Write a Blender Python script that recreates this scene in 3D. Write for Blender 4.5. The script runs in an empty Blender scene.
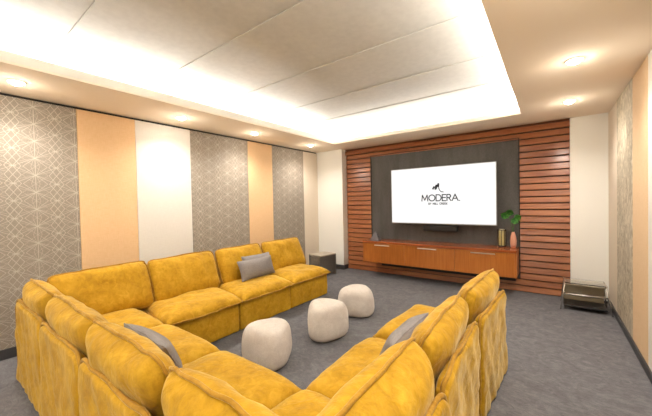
import bpy, bmesh, math, random
from mathutils import Vector, Matrix, noise
random.seed(7)
sc = bpy.context.scene
C = sc.collection
PI = math.pi

# ---------------------------------------------------------------- camera
F_PX = 301.22
YAW, PITCH, ROLL = 0.64059, 0.01886, -0.02081
Fv = Vector((-math.sin(YAW)*math.cos(PITCH), math.cos(YAW)*math.cos(PITCH), -math.sin(PITCH)))
Rv = Vector((math.cos(YAW), math.sin(YAW), 0))
Uv = Rv.cross(Fv)
R2 = Rv*math.cos(ROLL)+Uv*math.sin(ROLL)
U2 = -Rv*math.sin(ROLL)+Uv*math.cos(ROLL)
cd = bpy.data.cameras.new('camera'); cam = bpy.data.objects.new('camera', cd); C.objects.link(cam)
cd.sensor_fit = 'HORIZONTAL'; cd.sensor_width = 36; cd.lens = F_PX/652*36; cd.clip_start = 0.03
m = Matrix((R2, U2, -Fv)).transposed().to_4x4(); m.translation = (0, 0, 1.5)
cam.matrix_world = m
sc.camera = cam

# ---------------------------------------------------------------- world, exposure, cove light
w = bpy.data.worlds.new('world'); sc.world = w; w.use_nodes = True
w.node_tree.nodes['Background'].inputs[0].default_value = (0.9, 0.92, 1, 1)
w.node_tree.nodes['Background'].inputs[1].default_value = 0.1
vs = sc.view_settings
vs.view_transform = 'Standard'; vs.look = 'None'; vs.gamma = 1; vs.use_curve_mapping = False
vs.exposure = 0.78
COVE_W = 23.5          # watts per metre of cove strip
SPOT_W = 42.0          # watts of one downlight
SOFFIT_FILL_W = 1.1           # watts of the added soffit fill light under each downlight

# room numbers (metres; camera above the origin)
XL, XR, YF, YB, H = -4.372, 0.649, 5.734, -1.9, 2.664
CX1, CX2, CY1, CY0, HU, LIP = -3.479, -0.319, 4.978, -1.1, 2.95, 2.765
YP = 5.56

COVT = 2
def cove(cx, cy, sx, sy, length, rot):
    l = bpy.data.lights.new('cove_strip_light', 'AREA'); l.shape = 'RECTANGLE'
    l.size = sx; l.size_y = sy; l.energy = COVE_W*length; l.color = (1, 1, 0.985)
    o = bpy.data.objects.new('cove_strip_light', l); C.objects.link(o)
    o.location = (cx, cy, H+0.06); o.rotation_euler = rot
ov = 0.30
cove(CX1-ov, (CY0+CY1)/2, 0.05, CY1-CY0+.2, CY1-CY0, (PI, math.radians(COVT), 0))
cove(CX2+ov, (CY0+CY1)/2, 0.05, CY1-CY0+.2, CY1-CY0, (PI, math.radians(-COVT), 0))
cove((CX1+CX2)/2, CY1+ov, CX2-CX1+.2, 0.05, CX2-CX1, (PI+math.radians(COVT), 0, 0))
cove((CX1+CX2)/2, CY0-ov, CX2-CX1+.2, 0.05, CX2-CX1, (PI-math.radians(COVT), 0, 0))

# ---------------------------------------------------------------- materials
class NT:
    def __init__(s, name, rough=0.5, color=(.8, .8, .8), metal=0, spec=None):
        s.m = bpy.data.materials.new(name); s.m.use_nodes = True
        s.t = s.m.node_tree; s.b = s.t.nodes['Principled BSDF']
        s.b.inputs['Base Color'].default_value = (*color, 1)
        s.b.inputs['Roughness'].default_value = rough
        s.b.inputs['Metallic'].default_value = metal
        if spec is not None: s.b.inputs['Specular IOR Level'].default_value = spec
    def n(s, typ, **k):
        nd = s.t.nodes.new(typ)
        for a, v in k.items():
            if a.startswith('i_'): nd.inputs[a[2:].replace('_', ' ')].default_value = v
            else: setattr(nd, a, v)
        return nd
    def l(s, a, b): s.t.links.new(a, b)
    def coord(s, scale=(1, 1, 1), rot=(0, 0, 0)):
        tc = s.n('ShaderNodeTexCoord'); mp = s.n('ShaderNodeMapping')
        mp.inputs['Scale'].default_value = scale; mp.inputs['Rotation'].default_value = rot
        s.l(tc.outputs['Object'], mp.inputs['Vector']); return mp.outputs[0]
    def noise(s, vec, scale, detail=4, rough=.55, dist=0):
        nd = s.n('ShaderNodeTexNoise'); nd.inputs['Scale'].default_value = scale
        nd.inputs['Detail'].default_value = detail; nd.inputs['Roughness'].default_value = rough
        nd.inputs['Distortion'].default_value = dist
        s.l(vec, nd.inputs['Vector']); return nd.outputs['Fac']
    def ramp(s, fac, stops):
        r = s.n('ShaderNodeValToRGB'); e = r.color_ramp.elements
        while len(e) < len(stops): e.new(.5)
        for q, (p, c) in zip(e, stops): q.position = p; q.color = (*c, 1)
        s.l(fac, r.inputs[0]); return r.outputs[0]
    def mix(s, fac, a, b, typ='MIX'):
        x = s.n('ShaderNodeMix', data_type='RGBA', blend_type=typ)
        for v, sock in ((fac, x.inputs['Factor']), (a, x.inputs[6]), (b, x.inputs[7])):
            if isinstance(v, (int, float)): sock.default_value = v
            elif isinstance(v, tuple): sock.default_value = (*v, 1)
            else: s.l(v, sock)
        return x.outputs[2]
    def math(s, op, a, b=None, c=None, clamp=False):
        x = s.n('ShaderNodeMath', operation=op, use_clamp=clamp)
        for v, sock in zip((a, b, c), x.inputs):
            if v is None: continue
            if isinstance(v, (int, float)): sock.default_value = v
            else: s.l(v, sock)
        return x.outputs[0]
    def bump(s, h, strength=.3, dist=.01):
        b = s.n('ShaderNodeBump'); b.inputs['Strength'].default_value = strength
        b.inputs['Distance'].default_value = dist
        s.l(h, b.inputs['Height']); s.l(b.outputs[0], s.b.inputs['Normal'])
    def col(s, c): s.l(c, s.b.inputs['Base Color'])

def paint(name, c, rough=.6):
    t = NT(name, rough, c); v = t.coord(); n = t.noise(v, 60, 3)
    t.bump(n, .05, .002); return t.m

def weave(name, c1, c2, rough=.8, sc_=220, strength=.15):
    t = NT(name, rough, c1, spec=.25); v = t.coord((1, 1, 1))
    a = t.noise(t.coord((.25, .25, 4)), sc_*.25, 2); b = t.noise(t.coord((4, 4, .25)), sc_*.25, 2)
    s = t.math('ADD', a, b); s = t.math('MULTIPLY', s, .5)
    t.col(t.ramp(s, [(.38, c1), (.62, c2)])); t.bump(s, strength, .003)
    return t.m

def velvet(name, dark, mid, lite, sheen=.4):
    t = NT(name, .72, mid, spec=.18)
    v = t.coord()
    big = t.noise(v, 4.5, 3, .5, .6); blot = t.noise(v, 17, 5, .62, 1.0); fine = t.noise(v, 160, 2)
    s = t.math('ADD', t.math('MULTIPLY', big, .45), t.math('MULTIPLY', blot, .45))
    s = t.math('ADD', s, t.math('MULTIPLY', fine, .10))
    t.col(t.ramp(s, [(.30, dark), (.5, mid), (.70, lite)]))
    t.b.inputs['Sheen Weight'].default_value = sheen
    t.b.inputs['Sheen Roughness'].default_value = .35
    t.b.inputs['Sheen Tint'].default_value = (1, .85, .5, 1)
    crease = t.noise(t.coord((1, 1, 1)), 9, 3, .5, 1.5)
    t.bump(t.math('ADD', t.math('MULTIPLY', crease, .9), t.math('MULTIPLY', fine, .06)), .5, .02)
    return t.m

def wood(name, c1, c2, c3, axis='x', rough=.3):
    t = NT(name, rough, c2); sc3 = (.6, 7, 14) if axis == 'x' else (9, 9, .5)
    v = t.coord(sc3)
    g = t.noise(v, 5, 6, .6, .6)
    h = t.noise(t.coord((.8, .8, 8.0) if axis == 'x' else (1.3, 1.3, .6)), 1.2, 2)
    s = t.math('ADD', t.math('MULTIPLY', g, .6), t.math('MULTIPLY', h, .4))
    t.col(t.ramp(s, [(.34, c1), (.5, c2), (.66, c3)]))
    t.b.inputs['Coat Weight'].default_value = .25; t.b.inputs['Coat Roughness'].default_value = .2
    t.bump(g, .05, .002); return t.m

def patterned(name, base1, base2, line, ylo, pu=.338, pv=.18, z0=2.21):
    """taupe cloth with a woven lattice of stars and slim diamonds"""
    t = NT(name, .6, base1, spec=.35)
    tc = t.n('ShaderNodeTexCoord'); sp = t.n('ShaderNodeSeparateXYZ'); t.l(tc.outputs['Object'], sp.inputs[0])
    u = t.math('DIVIDE', t.math('SUBTRACT', sp.outputs['Y'], ylo), pu)
    v = t.math('DIVIDE', t.math('SUBTRACT', sp.outputs['Z'], z0), pv)
    # mirrored cell coords 0..0.5
    u = t.math('PINGPONG', u, .5); v = t.math('PINGPONG', v, .5)
    um = t.math('MULTIPLY', u, pu); vm = t.math('MULTIPLY', v, pv)
    res = None
    def line_(a, b, w=.0034, lim=None):      # through cell points a, b
        nonlocal res
        ax, ay, bx, by = a[0]*pu, a[1]*pv, b[0]*pu, b[1]*pv
        dx, dy = bx-ax, by-ay; L = math.hypot(dx, dy); nx, ny = -dy/L, dx/L
        q = t.math('MULTIPLY_ADD', um, nx, t.math('MULTIPLY_ADD', vm, ny, -(nx*ax+ny*ay)))
        q = t.math('ABSOLUTE', q)
        k = t.math('SUBTRACT', 1, t.math('DIVIDE', q, w), clamp=True)
        if lim:
            k = t.math('MULTIPLY', k, t.math('GREATER_THAN', u, lim[0]))
            k = t.math('MULTIPLY', k, t.math('LESS_THAN', u, lim[1]))
        res = k if res is None else t.math('MAXIMUM', res, k)
    line_((0, 0), (0, .5), .0042)
    line_((.02, 0), (.10, .5), .0020, (0, .12))
    line_((0, 0), (.5, .5), .0034)
    line_((0, 0), (.28, .5), .0034)
    line_((0, 0), (.36, .22), .0018, (0, .36))
    line_((.5, .5), (.32, 0), .0040, (.3, .5))
    line_((.5, 0), (.32, .5), .0040, (.3, .5))
    line_((.42, .5), (.5, .5), .0055, (.42, .5))
    line_((0, .5), (.3, 0), .0018, (0, .3))
    n = t.noise(tc.outputs['Object'], 120, 2)
    b = t.ramp(n, [(.35, base1), (.65, base2)])
    t.col(t.mix(t.math('MULTIPLY', res, .62), b, line))
    t.bump(t.math('ADD', n, t.math('MULTIPLY', res, .6)), .12, .003)
    return t.m

M = {}
M['wall'] = paint('plaster_wall', (.88, .86, .80), .6)
M['soffit'] = paint('soffit_paint', (.95, .83, .68), .85)
M['ceil'] = weave('ceiling_cloth', (.54, .52, .475), (.60, .58, .53), .6, 260, .1)
M['lip'] = paint('lip_paint', (.84, .80, .72), .5)
M['dark'] = NT('black_recess', .8, (.02, .018, .016)).m
M['orange'] = weave('peach_wallcloth', (.72, .47, .25), (.78, .53, .31))
M['cream'] = weave('cream_wallcloth', (.72, .68, .62), (.77, .73, .67))
M['beige'] = weave('beige_wallcloth', (.70, .60, .48), (.75, .66, .54))
M['orange_r'] = weave('tan_wallcloth', (.66, .46, .27), (.73, .53, .33))
M['pattern'] = patterned('star_lattice_wallcloth', (.25, .21, .17), (.305, .26, .21), (.68, .61, .50), .73)
t = NT('marbled_wallcloth', .55, (.4, .35, .26)); v = t.coord((1, 1, .8))
q = t.noise(v, 9, 6, .7, 1.8)
t.col(t.ramp(q, [(.36, (.27, .225, .155)), (.5, (.42, .36, .26)), (.62, (.62, .55, .42))])); M['marble'] = t.m
t = NT('loop_carpet', .95, (.15, .15, .16), spec=.1); v = t.coord()
a = t.noise(v, 220, 3); b = t.noise(v, 5, 5, .6, 2.2); c = t.noise(t.coord((1, 2.2, 1), (0, 0, .6)), 9, 3, .6, 3)
s = t.math('ADD', t.math('MULTIPLY', a, .35), t.math('ADD', t.math('MULTIPLY', b, .3), t.math('MULTIPLY', c, .35)))
t.col(t.ramp(s, [(.36, (.10, .096, .10)), (.5, (.148, .143, .148)), (.64, (.22, .215, .22))])); t.bump(a, .5, .004)
M['carpet'] = t.m
M['base'] = NT('rubber_baseboard', .5, (.045, .043, .045)).m
M['slat'] = wood('cherry_slat', (.19, .056, .020), (.31, .102, .034), (.43, .162, .058), 'x', .32)
M['cab'] = wood('amber_veneer', (.30, .09, .015), (.40, .125, .021), (.47, .165, .031), 'z', .3)
M['cabtop'] = wood('red_brown_top', (.24, .058, .018), (.33, .085, .025), (.40, .12, .038), 'x', .22)
M['velvet'] = velvet('mustard_velvet', (.285, .140, .005), (.47, .255, .011), (.65, .38, .032))
M['pipe'] = velvet('mustard_piping', (.24, .115, .008), (.38, .195, .02), (.52, .285, .035), .4)  # darker than the velvet: shade of the seam crease put into the piping colour
t = NT('charcoal_cloth', .75, (.07, .065, .06), spec=.3); v = t.coord(); a = t.noise(v, 90, 3); b = t.noise(t.coord((2, 2, .4)), 3, 4)
t.col(t.ramp(t.math('MULTIPLY', t.math('ADD', a, b), .5), [(.38, (.072, .066, .062)), (.62, (.118, .110, .102))])); t.bump(a, .2, .003); M['charcoal'] = t.m
M['grey'] = weave('grey_pillow_cloth', (.20, .18, .175), (.27, .245, .235), .75, 300, .3)
t = NT('boucle_cloth', .9, (.7, .64, .56), spec=.15); v = t.coord(); a = t.noise(v, 130, 3); b = t.noise(v, 11, 4, .6, 1)
t.col(t.ramp(t.math('ADD', t.math('MULTIPLY', a, .5), t.math('MULTIPLY', b, .5)), [(.36, (.54, .48, .425)), (.62, (.67, .615, .555))])); t.bump(a, .4, .005); M['boucle'] = t.m
M['chrome'] = NT('brushed_steel', .22, (.72, .70, .66), 1).m
M['silver'] = NT('silver_handle', .28, (.78, .74, .68), 1).m
M['black'] = NT('black_plastic', .35, (.012, .012, .013)).m
M['ink'] = NT('dark_print', .6, (.015, .015, .018)).m
t = NT('screen_glow', .3, (.9, .9, .9)); t.b.inputs['Emission Color'].default_value = (1, 1, 1, 1); t.b.inputs['Base Color'].default_value = (.02, .02, .02, 1); t.b.inputs['Emission Strength'].default_value = .58; M['screen'] = t.m
t = NT('lamp_lens', .3, (1, 1, 1)); t.b.inputs['Emission Color'].default_value = (1, .93, .82, 1); t.b.inputs['Emission Strength'].default_value = 60; M['lens'] = t.m
M['trim'] = NT('white_trim', .4, (.85, .82, .76)).m
M['bronze'] = NT('bronze_leather', .4, (.27, .22, .14)).m
t = NT('dark_smoked_glass', .08, (.02, .016, .014)); t.b.inputs['Coat Weight'].default_value = .5; M['smoke'] = t.m
t = NT('clear_glass', .03, (.97, .98, .97)); t.b.inputs['Transmission Weight'].default_value = 1; t.b.inputs['IOR'].default_value = 1.3; M['glass'] = t.m
M['gold'] = NT('olive_gold', .4, (.55, .48, .22), .3).m
M['wax'] = NT('cream_wax', .5, (.75, .66, .45)).m
M['pink'] = NT('blush_ceramic', .45, (.62, .30, .20)).m
t = NT('leaf', .35, (.03, .16, .03)); v = t.coord(); a = t.noise(v, 40, 2); t.col(t.ramp(a, [(.4, (.03, .19, .03)), (.65, (.13, .42, .06))])); M['leaf'] = t.m
M['stem'] = NT('leaf_stem', .5, (.06, .16, .03)).m
M['slate'] = NT('slate_stone', .5, (.11, .11, .12)).m
M['gunmetal'] = NT('gunmetal', .35, (.25, .24, .22), .7).m
M['table_top'] = NT('taupe_stone', .35, (.42, .36, .28)).m

# ---------------------------------------------------------------- helpers
def obj(name, bm, mat, parent=None, smooth=False, kind=None, label=None):
    me = bpy.data.meshes.new(name)
    bmesh.ops.recalc_face_normals(bm, faces=bm.faces)
    bm.to_mesh(me); bm.free()
    if smooth:
        for p in me.polygons: p.use_smooth = True
    for mm in (mat if isinstance(mat, list) else [mat]): me.materials.append(mm)
    o = bpy.data.objects.new(name, me); C.objects.link(o)
    if parent: o.parent = parent
    if kind: o['kind'] = kind
    if label: o['label'] = label
    return o
def thing(name, label, cat, loc=(0, 0, 0), rz=0, group=None):
    o = bpy.data.objects.new(name, None); C.objects.link(o)
    o.empty_display_size = .1
    o.location = loc; o.rotation_euler = (0, 0, rz); o['label'] = label; o['category'] = cat
    if group: o['group'] = group
    return o
def tag(o, label, cat, group=None):
    o['label'] = label; o['category'] = cat
    if group: o['group'] = group
    return o
def box(bm, x0, x1, y0, y1, z0, z1, bev=0, mi=0):
    vs_ = [bm.verts.new(p) for p in [(x0,y0,z0),(x1,y0,z0),(x1,y1,z0),(x0,y1,z0),(x0,y0,z1),(x1,y0,z1),(x1,y1,z1),(x0,y1,z1)]]
    fs = [bm.faces.new([vs_[i] for i in f]) for f in [(0,3,2,1),(4,5,6,7),(0,1,5,4),(1,2,6,5),(2,3,7,6),(3,0,4,7)]]
    for f in fs: f.material_index = mi
    if bev:
        es = list({e for f in fs for e in f.edges})
        r = bmesh.ops.bevel(bm, geom=es, offset=bev, segments=2, affect='EDGES', profile=.5)
        for f in r['faces']: f.material_index = mi
    return bm
def boxbm(*a, **k): return box(bmesh.new(), *a, **k)
def tube(bm, pts, r, closed=False, seg=7, caps=True, rad=None):
    pts = [Vector(p) for p in pts]; n = len(pts); rings = []
    ref = None
    for i, p in enumerate(pts):
        if closed: d = pts[(i+1) % n]-pts[i-1]
        else: d = pts[min(i+1, n-1)]-pts[max(i-1, 0)]
        d.normalize()
        if ref is None:
            ref = Vector((0, 0, 1)) if abs(d.z) < .9 else Vector((1, 0, 0))
        a = ref-d*ref.dot(d)
        if a.length < 1e-5: a = d.orthogonal()
        a.normalize(); b = d.cross(a); ref = a
        rr = rad[i] if rad else r
        rings.append([bm.verts.new(p+a*rr*math.cos(2*PI*k/seg)+b*rr*math.sin(2*PI*k/seg)) for k in range(seg)])
    for i in range(n if closed else n-1):
        A, B = rings[i], rings[(i+1) % n]
        for k in range(seg):
            bm.faces.new((A[k], A[(k+1) % seg], B[(k+1) % seg], B[k]))
    if not closed and caps:
        bm.faces.new(rings[0][::-1]); bm.faces.new(rings[-1])
    return bm
def lathe(bm, prof, cx=0, cy=0, seg=28, fn=None, cap=True):
    rings = []
    for r, z in prof:
        ring = []
        for k in range(seg):
            a = 2*PI*k/seg; f = fn(a, z) if fn else 1
            ring.append(bm.verts.new((cx+r*f*math.cos(a), cy+r*f*math.sin(a), z)))
        rings.append(ring)
    for A, B in zip(rings, rings[1:]):
        for k in range(seg): bm.faces.new((A[k], A[(k+1) % seg], B[(k+1) % seg], B[k]))
    if cap: bm.faces.new(rings[0][::-1]); bm.faces.new(rings[-1])
    return bm
def fb(p, s, seed=0.):
    q = Vector(p)*s+Vector((seed*7.13, seed*3.7, seed*1.9))
    return noise.noise(q)+.5*noise.noise(q*2.1)

def softbox(size, r, step=.05, disp=None):
    """rounded box about its centre, fine grid, displaced by disp(point, normal)"""
    bm = bmesh.new(); hs = [s/2 for s in size]
    def axis(h):
        a = [-h+r*(1-math.cos(t_*PI/8)) for t_ in range(4)]
        inner = h-r; n = max(1, int(2*inner/step))
        mid = [-inner+2*inner*i/n for i in range(n+1)]
        return a+mid+[-x for x in reversed(a)]
    ax = [axis(h) for h in hs]; cache = {}
    def vert(p):
        q = Vector(p); inn = Vector([max(-(h-r), min(h-r, c)) for c, h in zip(q, hs)])
        d = q-inn
        if d.length < 1e-9: return None
        nrm = d.normalized(); pos = inn+nrm*r
        key = tuple(round(c, 5) for c in pos)
        if key not in cache:
            if disp: pos = disp(pos, nrm)
            cache[key] = bm.verts.new(pos)
        return cache[key]
    for a in range(3):
        b, c = (a+1) % 3, (a+2) % 3
        for s in (-1, 1):
            for i in range(len(ax[b])-1):
                for j in range(len(ax[c])-1):
                    qs = []
                    for ii, jj in ((i, j), (i+1, j), (i+1, j+1), (i, j+1)):
                        p = [0, 0, 0]; p[a] = s*hs[a]; p[b] = ax[b][ii]; p[c] = ax[c][jj]
                        vv = vert(p)
                        if vv and vv not in qs: qs.append(vv)
                    if len(qs) >= 3:
                        try: bm.faces.new(qs)
                        except ValueError: pass
    return bm

def pillow(wd, ht, tf, tb, p=5, q=.5, qf=None, n=30, ear=.03, wave=.01, lump=.012, seed=0., skew=None, crease=.006, rc=0.):
    """stuffed cushion: u along x, v along z, thickness along y (front -y is tf, rear +y is tb). returns bmesh and seam loop"""
    bm = bmesh.new()
    def outline(u, v):
        x = wd/2*u*(1-ear*(1-v*v)+0*u); z = ht/2*v*(1-ear*(1-u*u))
        ex = .6*wave*fb((x*1.1, z*1.1, 3), 4, seed); y = wave*fb((x, z, 1), 5, seed+2)
        s = Vector((x+ex*abs(u)**6, y, z+1.2*ex*abs(v)**6))
        if rc:      # rounded outline corners
            exx, ezz = abs(s.x)-(wd/2-rc), abs(s.z)-(ht/2-rc)
            if exx > 0 and ezz > 0:
                f_ = max(exx, ezz)/math.hypot(exx, ezz)*.75+.25
                s.x = math.copysign(wd/2-rc+exx*f_, s.x); s.z = math.copysign(ht/2-rc+ezz*f_, s.z)
        if skew: s = skew(s, u, v)
        return s
    g = [math.sin(PI/2*(-1+2*i/n)) for i in range(n+1)]
    grid = {}
    for side in (-1, 1):
        T = tf if side < 0 else tb
        for i, u in enumerate(g):
            for j, v in enumerate(g):
                edge = i in (0, n) or j in (0, n)
                if edge and side > 0: grid[(1, i, j)] = grid[(-1, i, j)]; continue
                s = outline(u, v)
                if not edge:
                    prof = ((1-abs(u)**p)*(1-abs(v)**p))**(qf if (qf and side < 0) else q)
                    th = T*prof
                    th += lump*fb(s, 5, seed+side)*prof
                    # creases that run in from the seam
                    e = max(abs(u), abs(v))
                    c = noise.noise(Vector((s.x*22, s.z*7, seed)))*abs(v)**3+noise.noise(Vector((s.x*7, s.z*22, seed)))*abs(u)**3
                    th += crease*c*prof
                    s.y = s.y*(1-prof)+side*th
                grid[(side, i, j)] = bm.verts.new(s)
    for side in (-1, 1):
        for i in range(n):
            for j in range(n):
                bm.faces.new([grid[(side, a, b)] for a, b in ((i, j), (i+1, j), (i+1, j+1), (i, j+1))])
    loop = [grid[(-1, i, 0)].co.copy() for i in range(n)]+[grid[(-1, n, j)].co.copy() for j in range(n)] + \
           [grid[(-1, i, n)].co.copy() for i in range(n, 0, -1)]+[grid[(-1, 0, j)].co.copy() for j in range(n, 0, -1)]
    return bm, loop
def xf(bm, mat): bmesh.ops.transform(bm, matrix=mat, verts=bm.verts); return bm
def flange(loop, r=.008, seed=0., out=.007):
    c = sum(loop, Vector())/len(loop); n = len(loop)
    pts = []
    for i, p in enumerate(loop):
        d = (p-c).normalized(); pts.append(p+d*out+Vector((0, 1, 0))*.004*noise.noise(p*18+Vector((seed, 0, 0))))
    # thin the crowded corners
    keep = [pts[0]]
    for p in pts[1:]:
        if (p-keep[-1]).length > .012: keep.append(p)
    bm = bmesh.new(); tube(bm, keep, r, True, 7)
    return bm

# ---------------------------------------------------------------- the room
def struct(name, bm, mat): return obj(name, bm, mat, kind='structure')
struct('floor', boxbm(XL-.3, XR+.3, YB-.2, YF+.3, -.12, 0), M['carpet'])
struct('wall_left', boxbm(XL-.25, XL-.04, YB-.2, YF+.3, 0, 3.1), M['wall'])
struct('wall_right', boxbm(XR+.02, XR+.22, YB-.2, YF+.3, 0, 3.1), M['wall'])
struct('wall_front', boxbm(XL-.3, XR+.3, YF+.032, YF+.25, 0, 3.1), M['wall'])
struct('wall_rear', boxbm(XL-.3, XR+.3, YB-.2, YB, 0, 3.1), M['wall'])
bm = bmesh.new(); box(bm, XL-.04, -3.68, YP, YF+.03, 0, H); struct('wall_pier', bm, M['wall'])
bm = bmesh.new(); box(bm, .235, XR+.02, YF-.012, YF+.03, 0, H); struct('wall_return', bm, M['wall'])
# lower soffit with raised lip round the coffer
bm = bmesh.new()
box(bm, XL-.25, CX1, YB, YF+.1, H, H+.02)
box(bm, CX2, XR+.2, YB, YF+.1, H, H+.02)
box(bm, CX1, CX2, CY1, YF+.1, H, H+.02)
box(bm, CX1, CX2, YB, CY0, H, H+.02)
struct('ceiling', bm, M['soffit'])
bm = bmesh.new()
box(bm, CX1-.03, CX1, CY0-.03, CY1+.03, H+.02, LIP, .004)
box(bm, CX2, CX2+.03, CY0-.03, CY1+.03, H+.02, LIP-.03, .004)
box(bm, CX1-.03, CX2+.03, CY1, CY1+.03, H+.02, LIP-.03, .004)
box(bm, CX1-.03, CX2+.03, CY0-.03, CY0, H+.02, LIP, .004)
struct('trim_1', bm, M['lip'])
# upper ceiling made of long cloth boards
bm = bmesh.new()
ys = [-1.9, -1.03, -.13, .77, 1.68, 2.59, 3.46, 4.3, 5.16, 5.85]
for y0, y1 in zip(ys, ys[1:]):
    n0 = len(bm.verts)
    box(bm, XL-.2, XR+.2, y0+.002, y1-.002, HU, HU+.02)
    bm.verts.ensure_lookup_table()
    for vv in bm.verts[n0:]:
        vv.co.z += .007*(vv.co.y-y0)/(y1-y0)
box(bm, XL-.25, XR+.25, YB-.1, YF+.2, HU+.03, HU+.09)
struct('ceiling_upper', bm, M['ceil'])
# baseboards
struct('baseboard_left', boxbm(XL-.04, XL+.014, YB, YP, 0, .1, bev=.003), M['base'])
bm = bmesh.new(); box(bm, XL, -3.668, YP-.012, YP, 0, .1); box(bm, -3.68, -3.668, YP, YF, 0, .1); struct('baseboard_pier', bm, M['base'])
struct('baseboard_right', boxbm(XR-.012, XR+.02, YB, YF, 0, .075), M['base'])
struct('baseboard_front', boxbm(.235, XR, YF-.026, YF-.012, 0, .03), M['base'])

# wall-cloth panels
def wall_panel(x0, x1, y0, y1, mat, label, group, z0=.1, z1=H-.028):
    o = obj('wall_panel', boxbm(x0, x1, y0+.0015, y1-.0015, z0, z1, bev=.004), mat)
    tag(o, label, 'wall panel', group)
GL = 'cloth wall panels along the left wall'
for y0, y1, mk, lb in [
    (-1.86, -.62, 'cream', 'cream cloth wall panel furthest back along the left wall'),
    (-.62, -.1, 'orange', 'peach cloth wall panel behind the near end of the left wall'),
    (-.1, 1.093, 'pattern', 'large taupe star-lattice wall panel at the left edge beside the sofa corner'),
    (1.093, 1.7045, 'orange', 'wider peach cloth wall panel between the large taupe panel and the cream panel'),
    (1.7045, 2.4585, 'cream', 'cream cloth wall panel between peach and taupe panels'),
    (2.4585, 3.539, 'pattern', 'taupe star-lattice wall panel right of the cream panel'),
    (3.539, 4.132, 'orange', 'narrow peach cloth wall panel between two taupe panels'),
    (4.132, 5.061, 'pattern', 'taupe star-lattice wall panel farthest along, beyond the narrow peach one'),
    (5.061, YP, 'beige', 'plain beige cloth wall panel at the far corner of the left wall')]:
    wall_panel(XL-.04, XL, y0, y1, M[mk], lb, GL)
GR = 'cloth wall panels along the right wall'
for y0, y1, mk, lb in [
    (5.06, YF-.014, 'beige', 'narrow beige cloth wall panel in the corner on the right wall'),
    (4.19, 5.06, 'marble', 'marbled grey-beige wall panel on the right wall'),
    (3.6, 4.19, 'orange_r', 'tan peach wall panel on the right wall beside the marbled one'),
    (2.9, 3.6, 'cream', 'cream wall panel at the right edge of the right wall'),
    (1.9, 2.9, 'marble', 'marbled wall panel nearer along the right wall'),
    (-1.86, 1.9, 'cream', 'long cream wall panel nearest along the right wall')]:
    wall_panel(XR, XR+.02, y0, y1, M[mk], lb, GR, .075, H-.004)
struct('shadow_gap_strip', boxbm(XL-.04, XL-.03, YB, YP, H-.06, H), M['dark'])  # black strip behind the gap over the panels, its shadow put in as colour

# slatted wood surround with the charcoal field
WX0, WX1, PX0, PX1, PZ1 = -3.668, .232, -3.05, -.405, 2.455
sw = thing('slatted_wood_surround', 'glossy cherry wood slat surround framing the charcoal panel and screen', 'wall panelling', ((WX0+WX1)/2, YF, 0))
def relobj(name, bm, mat, parent, **k):
    bmesh.ops.translate(bm, vec=-Vector(parent.location), verts=bm.verts)
    return obj(name, bm, mat, parent, **k)
relobj('backing', boxbm(WX0, WX1, YF+.012, YF+.03, 0, H), M['dark'], sw)
pitch = .1013; z = 0.0; k = 0
while z < H-.03:
    z1 = min(z+pitch, H-.002)
    if z > PZ1-.04 or z1 < .21:
        segs = [(WX0-(.05 if z1 > H-.06 else 0), WX1)]
        top = z1 > H-.06
    else: segs = [(WX0, PX0-.012), (PX1+.012, WX1)]; top = False
    if not top and z+.06 > PZ1: z1 = min(z1, H)
    for (a, b_) in segs:
        bm = bmesh.new()
        yo = -.03 if top else 0
        # board whose face leans a little, like lap siding
        prof = [(YF+.012, z+.007), (YF-.016+yo, z+.009), (YF-.018+yo, z+.014), (YF-.004+yo, z1-.010), (YF+.002+yo, z1-.006), (YF+.012, z1-.006)]
        A = [bm.verts.new((a, y_, z_)) for y_, z_ in prof]; B = [bm.verts.new((b_, y_, z_)) for y_, z_ in prof]
        bm.faces.new(A[::-1]); bm.faces.new(B)
        for i in range(len(prof)): bm.faces.new((A[i], A[(i+1) % len(prof)], B[(i+1) % len(prof)], B[i]))
        relobj('slat', bm, M['slat'], sw)
    z += pitch; k += 1
fp = thing('charcoal_panel', 'charcoal cloth wall panel behind the large screen', 'wall panel', ((PX0+PX1)/2, YF, 0))
relobj('field', boxbm(PX0, PX1, YF-.004, YF+.012, .215, PZ1, bev=.002), M['charcoal'], fp)
relobj('edge_trim', box(box(boxbm(PX0-.012, PX0, YF-.018, YF+.012, .215, PZ1+.01), PX1, PX1+.012, YF-.018, YF+.012, .215, PZ1+.01), PX0-.012, PX1+.012, YF-.018, YF+.012, PZ1, PZ1+.012), M['dark'], fp)

# downlights
def downlight(x, y, label):
    t_ = thing('downlight', label, 'ceiling light', (x, y, H), 0, 'recessed downlights in the lower ceiling')
    bm = bmesh.new(); lathe(bm, [(.050, -.001), (.066, -.001), (.070, -.004), (.066, -.008), (.054, -.008), (.049, -.003), (.050, -.001)], seg=24, cap=False)
    obj('trim_ring', bm, M['trim'], t_, True)
    bm = bmesh.new(); lathe(bm, [(.001, -.034), (.022, -.031), (.040, -.020), (.049, -.005), (.049, -.0005)], seg=24)
    obj('lens', bm, M['lens'], t_)
    l = bpy.data.lights.new('downlight_beam', 'SPOT'); l.energy = SPOT_W; l.spot_size = math.radians(145); l.spot_blend = 1
    l.color = (1, .94, .87); l.shadow_soft_size = .035
    o = bpy.data.objects.new('downlight_beam', l); C.objects.link(o); o.parent = t_; o.location = (0, 0, -.05)
    l = bpy.data.lights.new('soffit_fill', 'POINT'); l.energy = SOFFIT_FILL_W; l.shadow_soft_size = .03; l.color = (1, .88, .72)  # added point light, hanging in the air below the lens to brighten the soffit
    o = bpy.data.objects.new('soffit_fill', l); C.objects.link(o); o.parent = t_; o.location = (0, 0, -.22)
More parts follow.
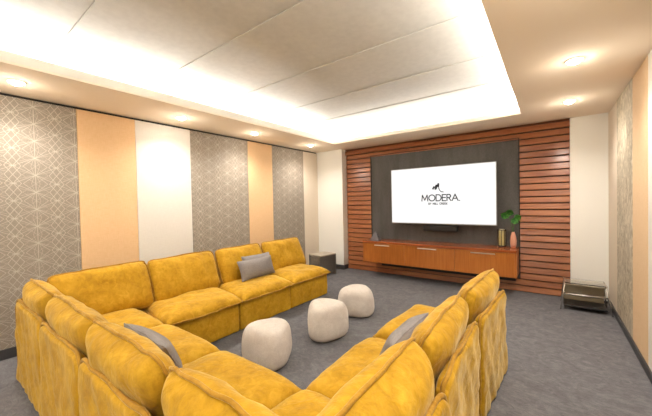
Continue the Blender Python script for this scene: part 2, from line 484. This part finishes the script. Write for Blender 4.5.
for x, y, lb in [
    (-3.92, .55, 'recessed downlight at the left edge above the large taupe panel'),
    (-3.92, 2.09, 'recessed downlight above the cream wall panel'),
    (-3.9, 3.31, 'recessed downlight above the middle taupe panel of the left wall'),
    (-3.88, 4.73, 'recessed downlight nearest the far left corner'),
    (.17, 3.35, 'brighter recessed downlight at upper right, nearer the viewer'),
    (.19, 4.72, 'recessed downlight at upper right, just before the slatted wall'),
    (.17, 1.95, 'recessed downlight in the right soffit beside the viewer'),
    (.17, .5, 'recessed downlight in the right soffit overhead'),
    (.17, -1.0, 'recessed downlight in the right soffit at the back of the room'),
    (-3.92, -1.0, 'recessed downlight in the left soffit at the back of the room'),
    (-2.4, -1.5, 'recessed downlight over the back wall on the left'),
    (-1.0, -1.5, 'recessed downlight over the back wall on the right')]:
    downlight(x, y, lb)

# ---------------------------------------------------------------- media console
cx0, cx1, cy0, cy1, cz0, cz1 = -3.03, -.41, 5.28, YF-.02, .30, .72
con = thing('media_console', 'long floating amber wood media console below the screen', 'cabinet', ((cx0+cx1)/2, (cy0+cy1)/2, 0))
relobj('body', box(boxbm(cx0+.008, cx1-.008, cy0+.022, cy1, cz0+.004, cz1-.04), -2.72, -.44, cy0+.2, cy1, .215, cz0+.002, mi=1), [M['cab'], M['dark']], con)
relobj('top', boxbm(cx0, cx1, cy0-.012, cy1, cz1-.04, cz1, bev=.004), M['cabtop'], con)
relobj('end_panel', boxbm(cx1-.02, cx1, cy0, cy1, cz0, cz1-.04, bev=.002), M['cab'], con)
relobj('end_panel', boxbm(cx0, cx0+.02, cy0, cy1, cz0, cz1-.04, bev=.002), M['cab'], con)
dx = [cx0+.02, -2.165, -1.29, cx1-.02]
for a, b_, (h0, h1) in zip(dx, dx[1:], [(-2.76, -2.45), (-1.91, -1.58), (-1.04, -.69)]):
    d_ = relobj('door', boxbm(a+.002, b_-.002, cy0, cy0+.02, cz0+.003, cz1-.045, bev=.002), M['cab'], con)
    bm = boxbm(h0, h1, cy0-.03, cy0-.016, .637, .655, bev=.004)
    box(bm, h0+.02, h0+.03, cy0-.02, cy0+.002, .641, .651); box(bm, h1-.03, h1-.02, cy0-.02, cy0+.002, .641, .651)
    bmesh.ops.translate(bm, vec=-Vector(con.location), verts=bm.verts)
    obj('handle', bm, M['silver'], d_, label='slim silver bar handle')

# ---------------------------------------------------------------- television and its logo
ty = 5.585
tv = thing('television', 'large wall-mounted flat screen showing a white title card', 'television', (-1.615, ty, 1.06))
tx0, tx1, tz0, tz1 = -2.535, -.70, 1.06, 2.108
relobj('housing', box(boxbm(tx0, tx1, ty, ty+.04, tz0, tz1, bev=.006), -2.1, -1.1, ty+.04, YF-.004, 1.3, 1.85, .01), M['black'], tv)
relobj('bezel', box(box(box(boxbm(tx0-.003, tx0+.009, ty-.004, ty+.012, tz0, tz1), tx1-.009, tx1+.003, ty-.004, ty+.012, tz0, tz1), tx0, tx1, ty-.004, ty+.012, tz1-.009, tz1+.002), tx0, tx1, ty-.004, ty+.012, tz0-.003, tz0+.014), M['gunmetal'], tv)
scr = relobj('screen', boxbm(tx0+.009, tx1-.009, ty-.002, ty+.004, tz0+.014, tz1-.009), M['screen'], tv)
def strokes(bm, lines, x, z, s, wd, y):
    """flat pen strokes in the screen plane"""
    for ln in lines:
        P_ = [Vector((x+a*s, z+b*s)) for a, b in ln]
        for p_, q_ in zip(P_, P_[1:]):
            d = q_-p_
            if d.length < 1e-6: continue
            d.normalize(); nn = Vector((-d.y, d.x))*wd/2; e = d*wd*.35
            c4 = [p_-e+nn, q_+e+nn, q_+e-nn, p_-e-nn]
            f0 = [bm.verts.new((c.x, y, c.y)) for c in c4]; f1 = [bm.verts.new((c.x, y+.0015, c.y)) for c in c4]
            bm.faces.new(f0); bm.faces.new(f1[::-1])
            for i in range(4): bm.faces.new((f0[i], f0[(i+1) % 4], f1[(i+1) % 4], f1[i]))
def arc(cx_, cz_, rx, rz, a0, a1, n=14): return [(cx_+rx*math.cos(math.radians(a0+(a1-a0)*i/n)), cz_+rz*math.sin(math.radians(a0+(a1-a0)*i/n))) for i in range(n+1)]
G = {
 'M': ([[(0, 0), (.10, 1), (.5, .15), (.9, 1), (1, 0)]], 1.0),
 'O': ([arc(.5, .5, .5, .5, 0, 360, 24)], 1.0),
 'D': ([[(.35, 0), (0, 0), (0, 1), (.35, 1)]+arc(.35, .5, .45, .5, 90, -90)], .8),
 'E': ([[(.55, 1), (0, 1), (0, 0), (.55, 0)], [(0, .52), (.5, .52)]], .55),
 'R': ([[(0, 0), (0, 1), (.3, 1)]+arc(.3, .75, .25, .25, 90, -90, 10)+[(0, .5)], [(.25, .5), (.6, 0)]], .6),
 'A': ([[(0, 0), (.45, 1), (.9, 0)], [(.18, .35), (.72, .35)]], .9),
 'B': ([[(0, 0), (0, 1), (.3, 1)]+arc(.3, .76, .22, .24, 90, -90, 8)+[(0, .52), (.3, .52)]+arc(.3, .26, .25, .26, 90, -90, 8)+[(0, 0)]], .55),
 'Y': ([[(0, 1), (.35, .5), (.7, 1)], [(.35, .5), (.35, 0)]], .7),
 'I': ([[(0, 0), (0, 1)]], .02), 'L': ([[(0, 1), (0, 0), (.5, 0)]], .5),
 'C': ([arc(.5, .5, .5, .5, 45, 315, 16)], .85), 'K': ([[(0, 0), (0, 1)], [(.6, 1), (0, .45), (.6, 0)]], .6), ' ': ([], .3),
 '.': ([[(0, .0), (.04, .0)]], .06)}
def word(bm, txt, x0, x1, z, s, wd, y):
    tot = sum(G[c][1] for c in txt); gap = ((x1-x0)/s-tot)/(len(txt)-1); x = x0
    for c in txt:
        strokes(bm, G[c][0], x, z, s, wd, y); x += (G[c][1]+gap)*s
bm = bmesh.new(); yl = ty-.0045
word(bm, 'MODERA.', -1.925, -1.262, 1.485, .110, .018, yl)
word(bm, 'BY MILL CREEK', -1.80, -1.47, 1.418, .031, .008, yl)
script = [[(.05, .28), (.22, .62)], [(.34, .12), (.42, .42), (.52, .82), (.53, .55), (.50, .22), (.66, .66), (.82, 1.0), (.80, .62), (.88, .25), (1.02, -.02), (1.2, -.16), (1.45, -.2)]]
strokes(bm, script, -1.725, 1.668, .130, .014, yl)
strokes(bm, [[(.05, .28), (.2, .55)], [(.38, .28), (.50, .74)], [(.70, .72), (.80, .95), (.79, .6)]], -1.725, 1.668, .130, .030, yl)
bmesh.ops.translate(bm, vec=-Vector(tv.location), verts=bm.verts)
lg = obj('logo', bm, M['ink'], scr, label='dark lettering and script mark on the white screen')
for c_ in tv.children:
    pass

# sound bar below the screen
sb = thing('sound_bar', 'short black sound bar mounted under the screen', 'speaker', (-1.6, 5.6, .93))
relobj('body', box(boxbm(-1.90, -1.31, 5.56, 5.65, .935, 1.035, bev=.008), -1.7, -1.5, 5.65, YF-.003, .96, 1.02), M['black'], sb)
relobj('grille', boxbm(-1.885, -1.325, 5.553, 5.562, .948, 1.022, bev=.003), M['dark'], sb)

# ---------------------------------------------------------------- things on the console
zc = cz1
cl = thing('candle_holder', 'dark glass cylinder holding an olive-gold candle on the console', 'candle holder', (-.635, 5.60, zc))
bm = bmesh.new(); lathe(bm, [(.058, .0), (.060, .004), (.060, .30), (.057, .304), (.054, .30), (.054, .02), (.05, .016)], seg=28, cap=True); obj('glass_base', lathe(bmesh.new(), [(.058, 0), (.061, .004), (.061, .022), (.057, .026)], seg=28), M['smoke'], cl, True); bm.free()
obj('candle', lathe(bmesh.new(), [(.046, .026), (.048, .03), (.048, .25), (.044, .262), (.01, .258)], seg=24), M['gold'], cl, True)
obj('wax_top', lathe(bmesh.new(), [(.040, .2585), (.044, .262), (.044, .285), (.02, .288)], seg=24), M['wax'], cl, True)
bm = bmesh.new()
for k_ in range(8):
    a = 2*PI*k_/8; tube(bm, [(.059*math.cos(a), .059*math.sin(a), .02), (.059*math.cos(a), .059*math.sin(a), .28)], .0045, seg=6)
lathe(bm, [(.054, .272), (.063, .272), (.063, .284), (.054, .284), (.054, .272)], seg=28, cap=False)
obj('cage', bm, M['smoke'], cl)
va = thing('bud_vase', 'blush pink ceramic bud vase at the right end of the console', 'vase', (-.475, 5.58, zc))
obj('body', lathe(bmesh.new(), [(.025, 0), (.034, .003), (.042, .05), (.046, .11), (.040, .17), (.026, .225), (.020, .245), (.023, .25), (.018, .248), (.016, .20)], seg=26), M['pink'], va, True)
# two split leaves on stems
lf = thing('leaf_stems', 'glossy green split leaves standing in the pink vase', 'plant', (-.475, 5.58, zc+.21))
bm = bmesh.new()
tube(bm, [(0, 0, 0), (-.01, 0, .10), (-.04, -.01, .22), (-.075, -.02, .29)], .004, seg=6)
tube(bm, [(0, .002, 0), (.0, .01, .10), (.02, .01, .18), (.03, 0, .24)], .004, seg=6)
obj('stem', bm, M['stem'], lf, True)
def leaf(cx_, cz_, L, Wd, ang, tilt, seed):
    bm = bmesh.new(); nu, nv = 16, 8; rows = []
    for i in range(nu+1):
        s_ = i/nu
        wv = Wd*(math.sin(PI*min(1, s_*1.02))**.6)*(1-.35*s_)
        row = []
        for j in range(-nv, nv+1):
            t2 = j/nv; cut = 1-.28*(1 if (i % 4 == 2 and abs(t2) > .5) else 0)
            x_ = wv*t2*cut; z_ = L*(s_-.15)+.12*L*abs(t2)*(1-s_); y_ = -.35*abs(x_)**1.3+.02*math.sin(s_*PI)
            row.append(bm.verts.new((x_, y_, z_)))
        rows.append(row)
    for A, B in zip(rows, rows[1:]):
        for j in range(2*nv): bm.faces.new((A[j], A[j+1], B[j+1], B[j]))
    r = bmesh.ops.solidify(bm, geom=bm.faces[:], thickness=.002)
    xf(bm, Matrix.Translation((cx_, -.02, cz_)) @ Matrix.Rotation(ang, 4, 'Y') @ Matrix.Rotation(tilt, 4, 'X'))
    return obj('leaf', bm, M['leaf'], lf, True)
leaf(-.065, .27, .14, .070, -1.0, .35, 1)
leaf(-.05, .30, .13, .07, .15, .5, 2)
leaf(.02, .25, .125, .065, 1.1, .3, 3)
leaf(-.02, .235, .13, .065, 2.0, .4, 4)
# small pyramid ornament
py = thing('pyramid_ornament', 'small dark grey pyramid ornament at the left end of the console', 'ornament', (-2.84, 5.48, zc))
bm = bmesh.new(); bs = [bm.verts.new(p) for p in ((-.1, -.07, 0), (.1, -.07, 0), (.1, .07, 0), (-.1, .07, 0))]; ap = bm.verts.new((0, 0, .19))
bm.faces.new(bs[::-1])
for i in range(4): bm.faces.new((bs[i], bs[(i+1) % 4], ap))
bmesh.ops.bevel(bm, geom=bm.edges[:], offset=.004, segments=2, affect='EDGES')
obj('body', bm, M['slate'], py)

# ---------------------------------------------------------------- the sofa
def base_part(parent, x0, x1, y0, y1, z0, z1, seed):
    sx, sy, sz = x1-x0, y1-y0, z1-z0
    def d(p, nrm):
        k = .006*fb(p, 5, seed)+.003*noise.noise(Vector((p.x*20, p.y*20, p.z*4+seed)))
        return p+nrm*k
    bm = softbox((sx, sy, sz), .02, .035, d)
    bmesh.ops.translate(bm, vec=((x0+x1)/2, (y0+y1)/2, (z0+z1)/2), verts=bm.verts)
    return obj('base', bm, M['velvet'], parent, True)
def shell_part(parent, mtx, width, height, thick, seed, sag=.02):
    """upright slip-covered back panel; local x width, y thickness (outer face -y), z up"""
    def lift(x, z): 
        return sag*noise.noise(Vector((x*3.5, seed*5, 2)))*max(0, (z/height))**2
    def d(p, nrm):
        z = p.z+height/2
        fold = .019*noise.noise(Vector((p.x*9+z*5, seed*3, z*3)))+.006*noise.noise(Vector((p.x*16-z*14, seed*2, z*7)))+.008*fb(p, 4, seed)
        q = p+nrm*fold*(.4+.6*min(1, (height-z)*8))
        q.z += lift(p.x, z)
        return q
    bm = softbox((width, thick, height), .029, .03, d)
    bmesh.ops.translate(bm, vec=(0, thick/2, height/2), verts=bm.verts)
    # round the two upper corners
    def rc(co):
        r = .07; ex = abs(co.x)-(width/2-r); ez = co.z-(height-r)
        if ex > 0 and ez > 0:
            L_ = max(ex, ez); l2 = math.hypot(ex, ez)
            if l2 > 1e-6:
                s_ = L_/l2; co.x = math.copysign(width/2-r+ex*s_, co.x); co.z = height-r+ez*s_
        return co
    for v_ in bm.verts: rc(v_.co)
    xf(bm, mtx); sh = obj('back_shell', bm, M['velvet'], parent, True)
    pts = []
    for i in range(14): pts.append(Vector((-width/2, .0, .04+(height-.11)*i/14)))
    nn = 26
    for i in range(nn+1): pts.append(Vector((-width/2+width*i/nn, .0, height)))
    for i in range(14): pts.append(Vector((width/2, .0, height-.07-(height-.11)*i/14)))
    out = []
    for p_ in pts:
        q_ = p_.copy(); q_ = rc(q_); q_.z += lift(q_.x, q_.z)+.010
        q_.y = .022+.008*noise.noise(Vector((q_.x*12, q_.z*12, seed)))
        q_.x *= 1.008; out.append(q_)
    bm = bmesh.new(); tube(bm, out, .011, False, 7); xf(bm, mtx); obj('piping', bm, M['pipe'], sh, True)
def back_cushion(parent, mtx, width, seed, ht=.49, lean=22, tf=.125, tb=.085):
    bm, loop = pillow(width, ht, tf, tb, p=4, q=.5, qf=.36, n=34, ear=-.01, rc=.07, wave=.013, lump=.016, seed=seed, crease=.009)
    R_ = mtx @ Matrix.Rotation(math.radians(lean), 4, 'X')
    fl = flange(loop, .0085, seed, .009)
    # pillow's -y face is the outer rear side
    xf(bm, R_); xf(fl, R_)
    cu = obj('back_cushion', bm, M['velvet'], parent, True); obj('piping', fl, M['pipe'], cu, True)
def seat_cushion(parent, x0, x1, y0, y1, zs, seed, skew=0, top=.105, bot=.04):
    wd, dp = x1-x0, y1-y0
    def sk(s, u, v):
        s.x += -skew*(v-1)/2      # rear edge slides sideways
        s.y *= 1.0
        return s
    bm, loop = pillow(wd, dp, bot, top, p=5, q=.42, n=36, ear=-.012, wave=.012, lump=.014, seed=seed, skew=sk, crease=.008)
    # lay it flat: thickness y -> z, v -> y (front = -v side flipped)
    L_ = Matrix(((1, 0, 0, 0), (0, 0, -1, 0), (0, 1, 0, 0), (0, 0, 0, 1)))
    L_ = Matrix(((1, 0, 0, (x0+x1)/2), (0, 0, 1, (y0+y1)/2), (0, 1, 0, zs), (0, 0, 0, 1)))
    fl = flange(loop, .0085, seed, .010)
    xf(bm, L_); xf(fl, L_)
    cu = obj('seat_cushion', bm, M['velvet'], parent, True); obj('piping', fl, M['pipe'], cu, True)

D_, SH, SX = .85, .70, .062
def module(loc, rz, width, label, seed, cshift=0., skew=0., corner=None, cw=None, cinset=.185, lean=22, depth=D_, cz=.648):
    """origin: middle of the outer back edge on the floor; +y faces the room"""
    t_ = thing('sofa_module', label, 'sofa', loc, rz, 'mustard velvet sofa modules')
    w2 = width/2-.006
    sl = .10 if corner == 'left' else 0; sr = .10 if corner == 'right' else 0
    base_part(t_, -w2+sl*.6, w2-sr*.6, SX*.9, depth-.03, .012, .345, seed)
    seat_cushion(t_, -w2+(.10 if sl else 0), w2-(.10 if sr else 0), .14, depth+.025, .365, seed+1, skew)
    if corner: shell_part(t_, Matrix.Identity(4), 2*w2, SH, SX, seed+2)
    else: shell_part(t_, Matrix.Identity(4), 2*w2, SH, SX, seed+2)
    cw_ = cw or width-.02
    back_cushion(t_, Matrix.Translation((cshift, cinset, cz)), cw_, seed+3, lean=lean)
    return t_
def side_back(t_, side, width, depth, yc, cw, seed, cinset=.185, lean=22, cz=.648, tf=.125):
    s = -1 if side == 'left' else 1
    a = -PI/2 if side == 'left' else PI/2
    R_ = Matrix.Translation((s*(width/2-.004), depth/2, 0)) @ Matrix.Rotation(a, 4, 'Z')
    shell_part(t_, R_, depth-.03, SH, SX, seed)
    R2_ = Matrix.Translation((s*(width/2-cinset), yc, cz)) @ Matrix.Rotation(a, 4, 'Z')
    back_cushion(t_, R2_, cw, seed+1, lean=lean, tf=tf)

YN = .46
# near row, seen from behind
cl_ = module((-3.315, YN, 0), 0, .91, 'corner sofa module at the far left where the near row meets the wall row', 11, cshift=.0, corner='left', cw=.76)
side_back(cl_, 'left', .91, D_, .62, .83, 15)
module((-2.43, YN, 0), 0, .85, 'mustard sofa module in the near row, second from the left corner, seen from behind', 21, cshift=-.03, cw=.86)
module((-1.60, YN, 0), 0, .81, 'mustard sofa module in the near row between the grey pillow and the right corner', 31, cshift=-.04, cw=.78)
cr_ = module((-.765, YN, 0), 0, .86, 'corner sofa module nearest the viewer joining the near and right rows', 41, cshift=-.10, corner='right', cw=.66)
side_back(cr_, 'right', .86, D_-.0, .50, .77, 45, cinset=.255, tf=.185)
# row along the left wall (faces +x)
XLR = -3.75
module((XLR, 1.765, 0), -PI/2, .865, 'mustard sofa module of the wall row next to the left corner', 51, cshift=-.15, skew=-.10, cw=.80)
module((XLR, 2.635, 0), -PI/2, .865, 'mustard sofa module of the wall row carrying the two grey pillows', 61, cshift=-.11, skew=-.09, cw=.76)
module((XLR, 3.50, 0), -PI/2, .865, 'mustard sofa module at the far end of the wall row beside the small side table', 71, cshift=-.10, skew=-.06, cw=.85)
# right row (faces -x)
module((-.365, 1.73, 0), PI/2+.02, .83, 'mustard sofa module in the middle of the right row, seen from behind', 81, cshift=.01, cw=.77, cinset=.20, depth=.80)
module((-.335, 2.60, 0), PI/2-.06, .86, 'mustard sofa module at the far end of the right row nearest the console', 91, cshift=.0, cw=.84, cinset=.19, depth=.80)

# ---------------------------------------------------------------- grey pillows
def throw(loc, rot, wd, ht, label, seed, group='grey throw pillows on the sofa'):
    bm, loop = pillow(wd, ht, .075, .075, p=3, q=.55, n=24, ear=.06, wave=.008, lump=.010, seed=seed, crease=.006)
    o = obj('throw_pillow', bm, M['grey'], None, True); tag(o, label, 'pillow', group)
    o.location = loc; o.rotation_euler = rot
    fl = flange(loop, .0035, seed, .002); obj('piping', fl, M['grey'], o, True)
throw((-3.33, 2.81, .60), (math.radians(-20), 0, PI/2+.04), .62, .27, 'front grey lumbar pillow on the wall row, overlapping a second one', 3)
throw((-3.46, 2.94, .625), (math.radians(-22), 0, PI/2+.0), .52, .27, 'grey pillow mostly hidden behind the front one on the wall row', 4)
throw((-2.13, .885, .565), (math.radians(26), 0, 0), .62, .23, 'long grey pillow lying against the near row cushions', 5)
throw((-.79, 1.92, .570), (math.radians(30), 0, PI/2+.0), .64, .22, 'grey pillow leaning on the right row cushions', 6)

# ---------------------------------------------------------------- ottomans
def ottoman(x, y, r, h, rot, seed, label):
    prof = []
    n = 26
    for i in range(n+1):
        a = -PI/2+PI*i/n; c_, s_ = math.cos(a), math.sin(a)
        rr = abs(c_)**.27; zz = math.copysign(abs(s_)**.68, s_)
        prof.append((max(.002, r*rr*(1.0+.04*zz*-1)), h/2+h/2*zz))
    def fn(a, z):
        return 1+.11*math.cos(3*(a+rot))+.012*math.cos(2*a+seed)+.02*(1-abs(2*z/h-1))
    bm = lathe(bmesh.new(), prof, seg=60, fn=fn)
    for v_ in bm.verts:
        rr = math.hypot(v_.co.x, v_.co.y)
        if v_.co.z > h*.6: v_.co.z += .012*(1-(rr/r)**2)+.004*fb(v_.co, 6, seed)
        v_.co += Vector((v_.co.x, v_.co.y, 0)).normalized()*.004*fb(v_.co, 7, seed)
    o = obj('ottoman', bm, M['boucle'], None, True); tag(o, label, 'ottoman', 'pale pebble ottomans on the carpet')
    o.location = (x, y, .006)
    bm = lathe(bmesh.new(), [(r*.60, -.006), (r*.62, -.004), (r*.62, .012), (r*.60, .014)], seg=30)
    obj('foot_plate', bm, M['base'], o)
ottoman(-2.15, 1.93, .228, .35, .5, 1, 'cream pebble ottoman nearest the viewer, partly behind the near sofa seats')
ottoman(-2.03, 2.68, .228, .37, 1.4, 2, 'cream pebble ottoman in the middle of the three')
ottoman(-2.09, 3.45, .230, .345, .2, 3, 'cream pebble ottoman farthest from the viewer, nearest the console')

# ---------------------------------------------------------------- side tables
st = thing('side_table', 'low steel side table with clear top in the right corner', 'side table', (.355, 5.27, 0))
w_, d_ = .21, .17; zt = .345
for s in (-1, 1):
    pts = [(s*(w_+.045), -d_-.04, .010), (s*w_, -d_+.02, zt-.03), (s*(w_-.006), -d_+.04, zt), (s*(w_-.006), d_-.04, zt), (s*w_, d_-.02, zt-.03), (s*(w_+.03), d_+.02, .010)]
    bm = bmesh.new(); tube(bm, pts, .009, seg=10); obj('leg_frame', bm, M['chrome'], st, True)
bm = boxbm(-w_+.01, w_-.01, -d_+.03, d_-.03, zt-.022, zt-.004, bev=.006); obj('shelf', bm, M['bronze'], st)
bm = boxbm(-w_-.004, w_+.004, -d_+.01, d_-.01, zt+.008, zt+.020, bev=.004); obj('top', bm, M['glass'], st, label='clear glass top')
bm = bmesh.new(); tube(bm, [(-w_-.004, -d_+.012, .215), (w_+.004, -d_+.012, .215)], .012, seg=10); obj('rail', bm, M['chrome'], st, True); bm = bmesh.new(); tube(bm, [(-w_-.004, d_-.012, .215), (w_+.004, d_-.012, .215)], .012, seg=10); obj('rail', bm, M['chrome'], st, True)
bm = boxbm(-w_-.006, w_+.006, -d_+.005, d_-.005, .05, .068, bev=.004); obj('shelf', bm, M['black'], st)
bm = boxbm(-w_-.002, w_+.002, d_-.03, d_-.022, .06, zt-.03); obj('back_panel', bm, M['bronze'], st)
s2 = thing('side_table', 'small boxy dark metal side table at the far end of the wall row', 'side table', (-3.83, 4.98, 0), -.18)
bm = boxbm(-.18, .18, -.22, .22, .405, .43, bev=.004); obj('top', bm, M['table_top'], s2)
for x_ in (-.165, .165):
    for y_ in (-.205, .205):
        obj('leg', boxbm(x_-.014, x_+.014, y_-.014, y_+.014, 0, .405, bev=.002), M['gunmetal'], s2)
obj('side_panel', boxbm(.155, .17, -.19, .19, .05, .405), M['gunmetal'], s2)
obj('drawer', boxbm(-.15, .15, -.205, .19, .20, .39, bev=.004), M['chrome'], s2)
